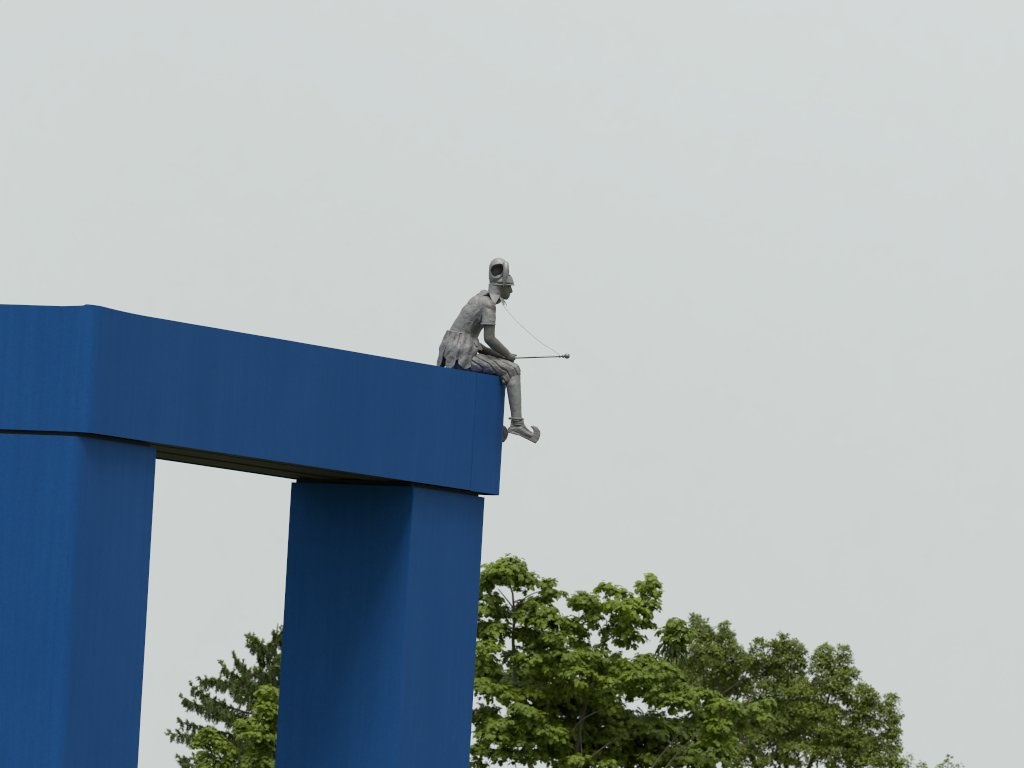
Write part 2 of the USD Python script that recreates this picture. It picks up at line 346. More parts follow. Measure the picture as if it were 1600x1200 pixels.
# legs (shins are bare of cloth)
limbs += chain([(722, 569, -0.075, 15), (752, 567.5, -0.10, 13), (780, 574, -0.11, 12), (803, 578, DN, 9.5), (802.2, 601, DN, 10.9), (804.3, 622, DN, 9.6), (806.5, 642, DN, 7.9), (808, 660, DN, 7.4)])
limbs += chain([(722, 571, 0.11, 15), (752, 570, 0.13, 13), (774, 576, 0.14, 12), (791, 580, DF, 9.5), (780, 603, DF + 0.02, 10.5), (768, 636, DF + 0.04, 8), (758, 657, DF + 0.05, 7.2)])
# hands: a palm, four bent fingers round the rod and a thumb each
ROD_D = -0.055
def hand(pal0, pal1, xs, side, cy):
    out = [hull(ell(*pal0), ell(*pal1), ell(pal1[0] + 5, pal1[1] + 1.5, pal1[2], pal1[3] * 0.92))]
    for k, x in enumerate(xs):
        ln = [0.95, 1.08, 1.0, 0.82][k]
        r = [1.75, 1.85, 1.75, 1.5][k]
        j = []
        for ang in (200, 275, 345, 400):                       # the finger bends round the shaft
            a = math.radians(ang)
            j.append((x, cy - 3.6 * ln * math.cos(a + 1.9), ROD_D + side * 3.6 * ln * PX * math.sin(a + 1.9), r * (1.0 if ang < 300 else 0.9)))
        j[0] = (x, pal1[1] - 1.0, pal1[2] + side * 0.0, r)
        out += chain(j)
    t0 = (pal1[0] + 1, pal1[1] - 3.5, pal1[2] * 0.6 + ROD_D * 0.4, 2.1)
    out += chain([t0, (pal1[0] + 5.5, cy - 4.6, ROD_D - side * 0.004, 1.9), (pal1[0] + 10, cy - 4.0, ROD_D, 1.6)])
    return out
ROD_Y = lambda x: 559.2 - (x - 800) * 0.034
limbs += hand((792, 553.5, -0.095, 5.0), (796, 557.5, -0.088, 5.0), (793.5, 797, 800.5, 803.8), 1, ROD_Y(798))
limbs += hand((789, 558.5, 0.03, 5.0), (793.5, 563.5, -0.01, 5.2), (791.5, 795, 798.6, 801.8), -1, ROD_Y(796) + 1.0)
body = soften(solid(limbs), 0.009, 6, 0.002, 28)
obj('body', body, TARNISH, statue, smooth=True, label='dark tarnished silver head, arms, hands and legs')
# eyes as set-in lids and an ear on the near side
for d in (-0.016, 0.056):
    obj('eye', trimesh.Trimesh(ell(795.2, 450.3, d, 1.7, 0.012), trimesh.creation.icosphere(2).faces, process=False), SILVER, statue, smooth=True)
# shin stockings over both legs, lighter than the body
st1 = solid(chain([(803.3, 584, DN, 9.6), (802.2, 601, DN, 11.5), (804.3, 622, DN, 10.2), (806.3, 642, DN, 8.5), (807.2, 653, DN, 8.3)]))
st2 = solid(chain([(790, 584, DF, 9.4), (780, 603, DF + 0.02, 11), (768, 636, DF + 0.04, 8.4), (760, 652, DF + 0.05, 7.8)]))
for s_ in (st1, st2):
    obj('stocking', soften(s_, 0.01, 6, 0.002, 30), SILVER, statue, smooth=True)
# trousers
def tfold(v):
    q = v - S3(722, 569, -0.07)
    w = np.sin((q[:, 0] * 0.75 + q[:, 2] * 0.9 + q[:, 1] * 0.3) * 92 + 6.5 * meshkit.fbm(v * 9, 2, 4))
    return -0.011 * np.clip((w - 0.72) / 0.28, 0, 1) + 0.011 * (meshkit.fbm(v * 22, 2, 8) - 0.5)
near_leg = solid(chain([(720, 569, -0.075, 16.5), (750, 567, -0.10, 14.6), (780, 573.5, -0.112, 13.6), (801, 578.5, DN, 11.8)]) +
                 [hull(ell(801, 578.5, DN, 11.8), ell(803.5, 580.5, DN, 10.4), ell(791, 594, DN, 8.0, 0.055), ell(806.5, 584, DN, 6.4, 0.05), ell(788, 591, DN, 6, 0.05), ell(787.5, 598, DN, 3.5, 0.045))])
far_leg = solid(chain([(720, 571, 0.11, 16.5), (750, 569, 0.13, 14.4), (774, 575.5, 0.14, 13.2), (790, 579, DF, 11.4)]) +
                [hull(ell(790, 579, DF, 11.4), ell(778, 595, DF + 0.01, 10.6))])
seat = hull(ell(714, 568, -0.06, 18), ell(714, 568, 0.11, 18), ell(722, 552, -0.05, 19), ell(722, 552, 0.1, 19))
obj('trousers', soften(solid([near_leg, far_leg, seat]), 0.008, 4, 0, folds=tfold), CLOTH, statue, smooth=True)
# tunic and short sleeves
def wrink(v):
    q = (v - S3(748, 505, -0.15)) / 0.09
    k = np.exp(-(q ** 2).sum(1))
    w = np.sin(v[:, 0] * 150 - v[:, 2] * 60 + 6 * meshkit.fbm(v * 12, 2, 6))
    k2 = np.exp(-(((v - S3(743, 503, -0.13)) / np.array([0.05, 0.055, 0.10])) ** 2).sum(1))
    return -0.026 * k2 + 0.007 * k * np.clip(w, 0.1, 1) + 0.009 * (meshkit.fbm(v * np.array([9, 9, 14]), 2, 2) - 0.5)
tun = [hull(ell(721, 524, -0.045, 20.6, 0.112), ell(721, 524, 0.085, 20.6, 0.112), ell(741, 494, -0.06, 22.4, 0.122), ell(741, 494, 0.10, 22.4, 0.122)),
       hull(ell(741, 494, -0.06, 22.4, 0.122), ell(741, 494, 0.10, 22.4, 0.122), ell(756, 476.5, -0.10, 15.2), ell(756, 476.5, 0.14, 15.2)),
       hull(ell(748.5, 481, -0.07, 19.5, 0.10), ell(748.5, 481, 0.11, 19.5, 0.10), ell(741, 494, 0.02, 20)),
       hull(ell(756, 476.5, -0.08, 14), ell(756, 476.5, 0.12, 14), ell(768, 468, 0.02, 10.5, 0.07))]
tun += chain([(763, 479, -0.165, 11.2), (764.3, 494, -0.19, 10.9), (762.6, 507.0, -0.20, 11.0)])
tun += chain([(759, 480, 0.205, 11.2), (754, 494, 0.225, 10.9), (751, 507, 0.232, 11.0)])
tunic_s = solid(tun)
cut1 = m3.Manifold.cube((0.2, 0.14, 0.05), True)
tunic_s -= flat([(745, 508), (780, 507.3), (780, 522), (745, 522)], -0.33, -0.125)
tunic_s -= flat([(728, 508), (770, 508), (770, 522), (728, 522)], 0.178, 0.4)
tunic = obj('tunic', soften(tunic_s, 0.009, 3, 0, folds=wrink), CLOTH, statue, smooth=40)
def ring(x, y, d, rx, rd, tilt, r, n=36):
    a = np.linspace(0, 2 * np.pi, n + 1)
    pts = np.array([S3(x + rx * math.cos(t), y + tilt * math.cos(t), d + rd * math.sin(t)) for t in a])
    return tube(pts, r, 6, False)
obj('belt', ring(721.5, 520.5, 0.02, 22.5, 0.178, 3.4, 0.008), CLOTH, statue, smooth=True)
obj('sleeve_hem', ring(762.5, 506.5, -0.20, 11.0, 0.058, 0.4, 0.006), CLOTH, statue, smooth=True)
obj('sleeve_hem', ring(751, 507, 0.232, 11.0, 0.058, 0.4, 0.006), CLOTH, statue, smooth=True)
obj('cuff_band', ring(786.5, 548.8, -0.115, 3.9, 0.033, -4.7, 0.005), CLOTH, statue, smooth=True)
# jagged skirt: overlapping torn strips hanging from the belt
def strip(a0, a1, length, seed, lift=0.0, jag=0.3):
    nu, nv = 9, 12; g_ = np.zeros((nv + 1, nu + 1, 3)); rg = np.random.default_rng(seed)
    ph = rg.uniform(0, 6.28)
    for i in range(nv + 1):
        w = i / nv
        for j in range(nu + 1):
            s_ = j / nu; a = math.radians(a0 + (a1 - a0) * s_)
            end = length * (1 - jag * abs(2 * s_ - 1 + 0.3 * math.sin(ph)) ** 1.3)
            h = w * end
            cx, cy = 721.5 - 4.6 * h / 45 - (1 - math.cos(a)) * 1.6 * h / 45, 520.5 + 3.4 * math.cos(a) * (1 - h / 60) + h
            bulge = (0.5 - 0.5 * math.cos(min(1, h / 26) * math.pi))
            rx = 22.7 + 8.5 * bulge * (1.2 if math.cos(a) > 0 else 0.7) + lift; rd = 0.18 + 0.055 * bulge + lift * PX
            wob = (1.3 * math.sin(s_ * 9 + ph + h * 0.12) + 0.9 * math.sin(h * 0.33 + ph * 2 + s_ * 4)) * min(1, h / 8)
            g_[i, j] = S3(cx + (rx + wob) * math.cos(a), cy, 0.02 + (rd + wob * PX) * math.sin(a))
    ctr = S3(718, 545, 0.02)
    outw = g_ - ctr; outw[..., 2] = 0; outw /= np.linalg.norm(outw, axis=-1, keepdims=True)
    v = np.vstack([g_.reshape(-1, 3), (g_ - outw * 0.006).reshape(-1, 3)]); n1 = nu + 1; Sx = (nv + 1) * n1; f = []
    for i in range(nv):
        for j in range(nu):
            a, b = i * n1 + j, i * n1 + j + 1
            f += [[a, b, b + n1], [a, b + n1, a + n1], [Sx + a, Sx + b + n1, Sx + b], [Sx + a, Sx + a + n1, Sx + b + n1]]
    for i in range(nv):
        for j in (0, nu):
            a = i * n1 + j; f += [[a, a + n1, Sx + a + n1], [a, Sx + a + n1, Sx + a]]
    for j in range(nu):
        a = nv * n1 + j; f += [[a, a + 1, Sx + a + 1], [a, Sx + a + 1, Sx + a]]
    t = trimesh.Trimesh(v, np.array(f), process=False); t.fix_normals()
    return t
k = 0
for a0, ln, lift, hw, jg in ((178, 64, 0.6, 20, 0.10), (204, 57, 1.6, 15, 0.16), (226, 41, 0.3, 20, 0.2), (248, 58, 1.5, 15, 0.14), (268, 43, 0.3, 18, 0.22), (288, 56, 1.6, 17, 0.12), (312, 40, 0.4, 18, 0.2), (336, 25, 1.3, 18, 0.2),
                             (2, 21, 0.3, 20, 0.2), (30, 27, 1.2, 20, 0.2), (58, 40, 0.4, 20, 0.2), (84, 50, 1.4, 18, 0.15), (108, 44, 0.3, 20, 0.2), (132, 55, 1.4, 18, 0.15), (156, 60, 0.2, 18, 0.12)):
    obj('skirt_strip', strip(a0 - hw, a0 + hw, ln, 50 + k, lift, jg), CLOTH, statue, smooth=50); k += 1
# collar of pointed flaps, hood round the neck
def flap(a_deg, reach, drop, wdeg, rise):
    nu, nv = 8, 8; g_ = np.zeros((nv + 1, nu + 1, 3))
    for i in range(nv + 1):
        w = i / nv
        for j in range(nu + 1):
            s_ = 2 * j / nu - 1
            a = math.radians(a_deg + wdeg * s_ * (1 - w * 0.93))
            ca, sa = math.cos(a), math.sin(a)
            r = 0.062 + reach * w
            x = 772.5 + ca * r / PX
            y = 461 + 6.0 * ca + (drop * w ** 1.5 - rise * math.sin(w * 3.1)) / PX + (1 - w) * 0
            g_[i, j] = S3(x, y, 0.02 + sa * r * 1.12)
    v = np.vstack([g_.reshape(-1, 3), (g_ + np.array([0, 0, 0.007])).reshape(-1, 3)]); n1 = nu + 1; Sx = (nv + 1) * n1; f = []
    for i in range(nv):
        for j in range(nu):
            a, b = i * n1 + j, i * n1 + j + 1
            f += [[a, b + n1, b], [a, a + n1, b + n1], [Sx + a, Sx + b, Sx + b + n1], [Sx + a, Sx + b + n1, Sx + a + n1]]
    for i in range(nv):
        for j in (0, nu):
            a = i * n1 + j; f += [[a, a + n1, Sx + a + n1], [a, Sx + a + n1, Sx + a]]
    t = trimesh.Trimesh(v, np.array(f), process=False); t.fix_normals()
    return t
for a, reach, drop, w, rise in ((180, 0.135, 0.078, 32, 0.004), (226, 0.125, 0.055, 34, 0.02), (270, 0.11, 0.075, 38, 0.022), (314, 0.05, 0.06, 34, 0.008), (0, 0.04, 0.06, 26, 0.0), (48, 0.055, 0.06, 26, 0.008), (92, 0.10, 0.085, 28, 0.02), (134, 0.12, 0.055, 30, 0.02)):
    obj('collar_flap', flap(a, reach, drop, w, rise), CLOTH, statue, smooth=50)
hood = solid([hull(ell(776, 448, 0.02, 12.5, 0.083), ell(772, 458, 0.02, 10.2, 0.078), ell(771, 466, 0.02, 10.5, 0.08), ell(776, 467, 0.02, 8, 0.06))])
obj('hood', soften(hood, 0.01, 4, 0.004, 25, 5), SILVER, statue, smooth=True)
# cap: brim band, skull cap and two curled horns, the near one hollow underneath
capd = hull(ell(783, 437.5, 0.02, 18.6, 0.088, 13), ell(784, 441.5, 0.02, 19.2, 0.092, 4))
obj('cap', soften(capd, 0.009, 4, 0.002, 30), SILVER, statue, smooth=True)
obj('cap_band', ring(783.8, 444.8, 0.02, 19.3, 0.092, 0.2, 0.006), SILVER, statue, smooth=True)
bulb = hull(ell(779, 419, -0.02, 15.0, 0.085, 16.6), ell(775, 434, 0.0, 11.5, 0.08, 9), ell(783, 416, -0.02, 9.6, 0.08, 11.5))
bulb -= hull(ell(775.6, 423.5, -0.115, 11.0, 0.10, 10.8), ell(781, 420, -0.115, 7.8, 0.09, 8.0), ell(775, 429, -0.12, 9, 0.08, 5))
crest = obj('cap_horn', soften(bulb, 0.007, 4, 0.002, 30), SILVER, statue, smooth=50)
hollow_fill = hull(ell(775.6, 424, -0.022, 10.4, 0.040, 10.0), ell(780.8, 420.5, -0.022, 7.2, 0.036, 7.4))  # dark brown solid added inside the horn so that its hollow looks darker
obj('hollow_fill', soften(hollow_fill, 0.008, 2, 0.004, 40), BROWN_FILL, crest, smooth=True, label='dark brown fill added in the hollow of the cap crest')
hp = spline([(790.0, 411, -0.075, 4.4), (790.6, 420, -0.10, 4.6), (789.6, 431, -0.105, 3.8), (788.0, 440, -0.10, 2.4), (786.8, 447.5, -0.095, 0.8)], 18)
obj('cap_horn', tube([S3(*q[:3]) for q in hp], hp[:, 3] * PX, 12), SILVER, statue, smooth=True)
hp = spline([(784, 420, 0.06, 7.5), (789, 421, 0.115, 6), (790, 432, 0.135, 4.5), (788, 446, 0.13, 0.8)], 18)
obj('cap_horn', tube([S3(*q[:3]) for q in hp], hp[:, 3] * PX, 12), SILVER, statue, smooth=True)
obj('cap_tassel', tube([S3(792, 428, -0.02), S3(795.5, 429.3, -0.03), S3(798, 431.3, -0.03)], [0.006, 0.005, 0.003], 6), SILVER, statue)
# shoes with curled toes, and frilled ankle cuffs
SHOE = [(799.2, 656), (818, 656), (819, 662), (822.5, 668), (827.5, 672.7), (832.5, 676.3), (834.2, 675.2), (833.0, 670.5), (828.3, 665.8), (833.5, 665.0), (840, 668), (844, 674), (844.3, 680), (841.8, 686.5), (837, 693), (825, 686.8), (811, 680.3), (793.2, 675.8), (797, 668)]
for dx, dy, d in ((0, 0, DN), (-50.0, -1.5, DF + 0.06)):
    poly = [(p[0] + dx, p[1] + dy) for p in SHOE]
    sh = flat(poly, d - 0.040, d + 0.040)
    sp = hull(ell(800 + dx, 671 + dy, d, 6.5, 0.044, 5), ell(812 + dx, 671 + dy, d, 6.5, 0.05, 7), ell(829 + dx, 681 + dy, d, 5.5, 0.05, 5))
    shoe = obj('shoe', soften(solid([sh, sp]), 0.008, 7, 0.0025, 30), CLOTH, statue, smooth=True)
    obj('ankle_cuff', ring(806.5 + dx, 654.2 + dy, d, 10.4, 0.062, 0.5, 0.009), CLOTH, shoe, smooth=True)
    for yy, rr_ in ((658.2, 8.9), (660.6, 9.2), (663.2, 9.2)):
        obj('ankle_fold', ring(808.2 + dx, yy + dy, d, rr_, 0.048, 0.6, 0.007), CLOTH, shoe, smooth=True)
# the rod in the hands, with a knob and a slack cord
rod = thing('jester_rod', 'thin metal rod with round knob and slack cord held in the hands of the statue', 'rod')
e0, e1 = S3(786, ROD_Y(786), ROD_D), S3(880, ROD_Y(880), ROD_D - 0.02)
obj('shaft', tube([e0, e0 * 0.5 + e1 * 0.5, e1], 0.0072, 10), CHROME, rod, smooth=40)
kn = trimesh.creation.icosphere(3, 0.022); kn.apply_translation(S3(886, ROD_Y(886), ROD_D - 0.02))
obj('knob', kn, CHROME, rod, smooth=True)
obj('neck_ring', tube([S3(878, ROD_Y(878), ROD_D - 0.02), S3(880, ROD_Y(880), ROD_D - 0.02), S3(882.5, ROD_Y(882), ROD_D - 0.02)], [0.009, 0.016, 0.009], 10), CHROME, rod, smooth=True)
obj('neck_ring', tube([S3(873.5, ROD_Y(873), ROD_D - 0.02), S3(874.5, ROD_Y(874), ROD_D - 0.02), S3(875.5, ROD_Y(875), ROD_D - 0.02)], [0.009, 0.014, 0.009], 10), CHROME, rod, smooth=True)
cp = spline([(781, 470, -0.03), (784, 474, -0.03), (805, 499.5, -0.04), (827.5, 520.5, -0.05), (850, 538.5, -0.065), (872.5, 553.5, -0.075), (875, 556, -0.075)], 40)
obj('cord', tube([S3(*q) for q in cp], 0.0014, 5), CORD, rod, smooth=True)

# ------------------------------------------------------------------ trees
def leaves(pos, nrm, tip, size, template, tris):
    """one mesh of many folded leaves: pos, nrm (face), tip (direction) per leaf"""
    t = tip - nrm * (tip * nrm).sum(1, keepdims=True); t /= np.linalg.norm(t, axis=1, keepdims=True) + 1e-9
    s_ = np.cross(t, nrm)
    T = np.asarray(template, float)
    v = pos[:, None] + size[:, None, None] * (T[None, :, 0:1] * s_[:, None] + T[None, :, 1:2] * t[:, None] + T[None, :, 2:3] * nrm[:, None])
    f = (np.arange(len(pos)) * len(T))[:, None, None] + np.asarray(tris)[None]
    return v, f
MAPLE_T = [(0, 0.42, 0.03), (0, 0, 0), (-0.34, 0.08, -0.06), (-0.55, 0.45, -0.16), (-0.26, 0.50, -0.04), (-0.33, 0.82, -0.16), (0, 1.05, -0.22), (0.33, 0.82, -0.16), (0.26, 0.50, -0.04), (0.55, 0.45, -0.16), (0.34, 0.08, -0.06)]
MAPLE_F = [(0, k, k + 1) for k in range(1, 10)] + [(0, 10, 1)]
OVAL_T = [(0, 0, 0), (-0.3, 0.45, -0.07), (0, 1, -0.12), (0.3, 0.45, -0.07), (0, 0.5, 0.03)]
OVAL_F = [(4, 0, 1), (4, 1, 2), (4, 2, 3), (4, 3, 0)]
def unit(a):
    return a / (np.linalg.norm(a, axis=-1, keepdims=True) + 1e-9)
def crown_points(clumps, Y, per, rng, spray, up_bias, shell=0.55, upright=0.0):
    """leaf places for a list of clumps (x, y, rx, ry in the photograph's plane, depth offset in m)"""
    P, N, T = [], [], []
    k = mpp(Y)
    for (x, y, rx, ry, d) in clumps:
        n = int(per * rx * ry / 100 * 1.0 * (1 + 0.35 * min(rx, ry) / 20)) + 6
        ns = max(2, n // spray)
        q = unit(rng.normal(size=(ns, 3))); q[:, 2] = np.where(rng.random(ns) < up_bias, np.abs(q[:, 2]), q[:, 2])
        r = np.where(rng.random(ns) < 0.7, rng.uniform(shell, 1.0, ns), rng.uniform(0.15, 1, ns)) ** 0.7
        rr_ = np.array([rx * k, min(rx, 1.4 * ry + 8) * k * 1.1, ry * k])
        c = at(x, y, Y + d)
        sp = c + q * r[:, None] * rr_
        for a in range(ns):
            m = max(2, int(rng.normal(spray, spray * 0.25)))
            o = unit(rng.normal(size=(m, 3)) * [1, 1, 0.6] + q[a] * 0.7)
            P.append(sp[a] + o * rng.uniform(0.01, 0.07, (m, 1)))
            N.append(unit(np.array([0, -0.15, 0.85 - 0.40 * upright]) + q[a] * 0.65 + o * 0.3 + rng.normal(size=(m, 3)) * (0.42 + 0.15 * upright)))
            T.append(unit(o * 0.8 + q[a] * 0.4 + np.array([0, 0, -0.8 + 1.1 * upright])))
    return np.vstack(P), np.vstack(N), np.vstack(T)
def build_tree(name, label, clumps, Y, leaf_mat, bark, leaf_size, per, limbs, trunk, seed, template, tris, spray=7, up=0.75, low=(), n_single=0, extra=None, twig_r=0.008, upright=0.0, grow=1.0):
    rng = np.random.default_rng(seed)
    t = thing(name, label, 'tree')
    k = mpp(Y)
    tp = spline([np.append(at(x, y, Y + d), r) for x, y, d, r in trunk], 26)
    base = tp[0].copy(); g0 = np.array([base[0] - 0.05 * (base[2]) * 0.1, base[1], -0.2, tp[0, 3] * 1.35])
    tp = np.vstack([g0, g0 * 0.45 + tp[0] * 0.55, tp])
    obj('trunk', tube(tp[:, :3], tp[:, 3], 10), bark, t, smooth=True)
    for lb in limbs:
        q = spline([np.append(at(x, y, Y + d), r) for x, y, d, r in lb], 14)
        q[:, :3] += (meshkit.noise(q[:, :3] * 2.1, seed)[:, None] - 0.5) * 0.05
        obj('limb', tube(q[:, :3], q[:, 3], 7), bark, t, smooth=True)
    clumps = [(x, y, rx * grow, ry * grow, d) for x, y, rx, ry, d in clumps]
    P, N, T = crown_points(clumps, Y, per, rng, spray, up, shell=0.55 + 0.22 * upright, upright=upright)
    if low:
        P2, N2, T2 = crown_points(low, Y, per * 0.35, rng, spray, up, upright=upright)
        P, N, T = np.vstack([P, P2]), np.vstack([N, N2]), np.vstack([T, T2])
    size = leaf_size * rng.uniform(0.55, 1.35, len(P))
    v, f = leaves(P, N, T, size, template, tris)
    v += 0.0
    single = np.zeros(len(P), bool)
    if n_single:
        vis = np.argsort(P[:, 1] - 0.6 * N[:, 2] + rng.normal(size=len(P)) * 0.25)
        vis = [i for i in vis if P[i, 2] > at(800, 1195, Y)[2]][:n_single]
        single[vis] = True
    obj('crown', (v[~single].reshape(-1, 3), (np.arange((~single).sum()) * len(template))[:, None, None].repeat(1, 1) .reshape(-1, 1, 1) .__add__(np.asarray(tris)[None]).reshape(-1, 3)), leaf_mat, t, kind='stuff')
    for i in np.nonzero(single)[0]:
        obj('leaf', (v[i], np.asarray(tris)), leaf_mat, t)
    # twigs reach from each clump's foot into it
    tw = []
    for (x, y, rx, ry, d) in clumps:
        c = at(x, y + ry * 0.5, Y + d)
        for _ in range(max(2, int(rx * ry / 160))):
            q = unit(rng.normal(size=3)) * np.array([rx * k, rx * k, ry * k]) * rng.uniform(0.4, 0.95)
            e = at(x, y, Y + d) + q; mid = c * 0.5 + e * 0.5 + rng.normal(size=3) * 0.03
            tw.append(tube([c, mid, e], [twig_r, twig_r * 0.8, twig_r * 0.4], 4, False))
    if extra: tw += extra(rng)
    obj('twigs', cat(tw), bark, t, kind='stuff')
    return t

YM = 172.0
maple_clumps = [
    (792, 893, 36, 19, -0.2), (768, 905, 22, 16, 0.0), (818, 908, 20, 18, -0.1), (790, 908, 30, 12, 0.3), (752, 912, 12, 12, 0.1), (800, 880, 18, 10, 0.0),
    (858, 917, 13, 13, -0.2), (868, 930, 11, 9, -0.1), (852, 936, 10, 10, 0.1), (845, 948, 24, 14, -0.2), (822, 950, 14, 12, 0.2),
    (765, 938, 22, 10, 0.0), (752, 956, 18, 14, -0.2), (778, 960, 20, 16, 0.3), (826, 968, 26, 16, -0.1), (860, 972, 24, 16, -0.3), (745, 985, 22, 18, 0.2), (775, 990, 24, 18, -0.1), (820, 995, 24, 16, 0.2),
    (893, 975, 20, 12, -0.2), (905, 990, 15, 12, 0.0), (870, 1000, 24, 15, -0.4), (908, 1008, 14, 9, 0.1), (850, 1015, 30, 14, 0.0), (760, 1015, 24, 18, -0.3), (752, 1040, 22, 16, -0.1), (800, 1028, 10, 12, 0.3), (830, 1035, 26, 14, -0.2),
    # right-hand top
    (915, 938, 22, 12, -0.2), (900, 943, 12, 9, 0.0), (947, 921, 13, 9, -0.1), (962, 926, 12, 9, 0.1), (975, 930, 11, 8, -0.1), (930, 952, 22, 12, 0.1), (925, 965, 14, 10, -0.1), (960, 948, 18, 10, -0.2), (978, 950, 24, 14, -0.3), (1004, 945, 18, 14, 0.0), (1018, 948, 10, 14, -0.1), (1000, 963, 18, 12, -0.2), (1010, 975, 8, 9, 0.0),
    (1016, 908, 10, 11, -0.1), (1006, 917, 12, 9, 0.1), (1024, 920, 9, 9, -0.1), (1014, 927, 12, 9, 0.2), (975, 972, 26, 12, -0.1), (962, 988, 20, 14, 0.0), (985, 992, 16, 10, -0.2), (975, 1003, 18, 7, 0.1), (940, 1012, 8, 6, 0.0), (996, 998, 7, 5, 0),
    # tuft apart on the right
    (1056, 978, 14, 12, -0.1), (1042, 988, 14, 9, 0.1), (1068, 990, 15, 11, -0.1), (1050, 1000, 12, 8, -0.2), (1062, 1003, 14, 7, 0.1),
    # the broad middle
    (890, 1028, 30, 14, -0.5), (925, 1030, 26, 16, -0.3), (870, 1048, 30, 16, -0.2), (905, 1055, 28, 16, -0.6), (950, 1050, 22, 14, 0.0), (965, 1030, 16, 10, 0.2), (985, 1045, 24, 15, -0.4), (1010, 1035, 24, 12, -0.2), (1030, 1050, 26, 16, -0.5), (1050, 1060, 18, 14, -0.1), (1000, 1062, 30, 14, -0.6), (955, 1070, 26, 12, -0.5), (1060, 1080, 22, 14, -0.3), (905, 1080, 26, 12, -0.3), (870, 1075, 22, 14, 0.1),
    (1090, 1083, 20, 10, -0.5), (1110, 1090, 18, 9, -0.3), (1060, 1098, 30, 12, -0.6), (1040, 1090, 22, 12, -0.5), (1130, 1103, 22, 12, -0.5), (1150, 1115, 20, 12, -0.3), (1185, 1105, 12, 8, -0.4), (1200, 1097, 9, 6, -0.3), (1195, 1118, 8, 8, -0.4), (1100, 1115, 22, 10, -0.3), (1085, 1128, 22, 10, -0.2), (1125, 1135, 22, 12, -0.5), (1108, 1150, 18, 10, -0.3), (1140, 1155, 16, 12, -0.4), (1160, 1140, 12, 10, -0.2),
    # lower left
    (755, 1075, 24, 16, -0.5), (780, 1085, 22, 12, -0.3), (830, 1085, 34, 12, 0.0), (800, 1075, 24, 9, 0.2), (815, 1112, 24, 12, -0.7), (830, 1125, 22, 14, -0.6), (790, 1135, 34, 14, -0.6), (760, 1120, 22, 18, 0.0), (770, 1155, 30, 12, -0.7), (850, 1145, 20, 12, -0.6), (872, 1150, 16, 11, -0.5), (880, 1165, 12, 8, -0.4), (820, 1160, 30, 12, -0.5), (750, 1175, 18, 12, -0.6), (790, 1182, 30, 12, -0.5), (835, 1180, 22, 10, -0.4), (745, 1198, 16, 8, -0.4), (905, 1190, 18, 9, -0.6), (870, 1196, 14, 8, -0.3), (950, 1195, 14, 6, -0.4), (1000, 1128, 14, 8, -0.3), (960, 1105, 12, 8, -0.4), (940, 1098, 12, 8, -0.3), (1020, 1120, 14, 9, -0.1), (1010, 1185, 12, 6, -0.2), (1100, 1190, 16, 7, -0.2),
    # shaded back of the crown
    (760, 1060, 30, 30, 1.2), (830, 1060, 40, 24, 1.4), (900, 1045, 50, 22, 1.3), (980, 1065, 50, 26, 1.4), (1050, 1090, 50, 26, 1.3), (880, 1110, 60, 30, 1.5), (960, 1130, 60, 30, 1.6), (1050, 1150, 60, 30, 1.5), (800, 1150, 60, 30, 1.3), (900, 1180, 60, 30, 1.5), (1000, 1190, 60, 30, 1.5), (1110, 1180, 40, 30, 1.2), (840, 1000, 30, 20, 0.9),
    (815, 1075, 40, 30, 0.9), (870, 1095, 40, 26, 0.8), (930, 1085, 40, 24, 0.9), (840, 1135, 40, 26, 0.8), (900, 1150, 44, 30, 1.0), (960, 1160, 44, 30, 1.0), (1020, 1150, 44, 30, 1.0), (930, 1190, 50, 24, 0.9), (1060, 1190, 50, 24, 0.9), (865, 1040, 34, 20, 0.8),
    # what stands behind the column
    (700, 1000, 36, 30, 0.3), (690, 1060, 40, 34, 0.2), (700, 1120, 40, 34, 0.0), (690, 1180, 40, 34, 0.2), (730, 930, 20, 24, 0.3)]
maple_low = [(x, y, 60, 45, d) for x in (720, 830, 940, 1050, 1130) for y, d in ((1260, -0.6), (1350, 0.0), (1430, -0.3))] + [(x, y, 60, 45, 1.0) for x in (760, 880, 1000, 1100) for y in (1250, 1340)]
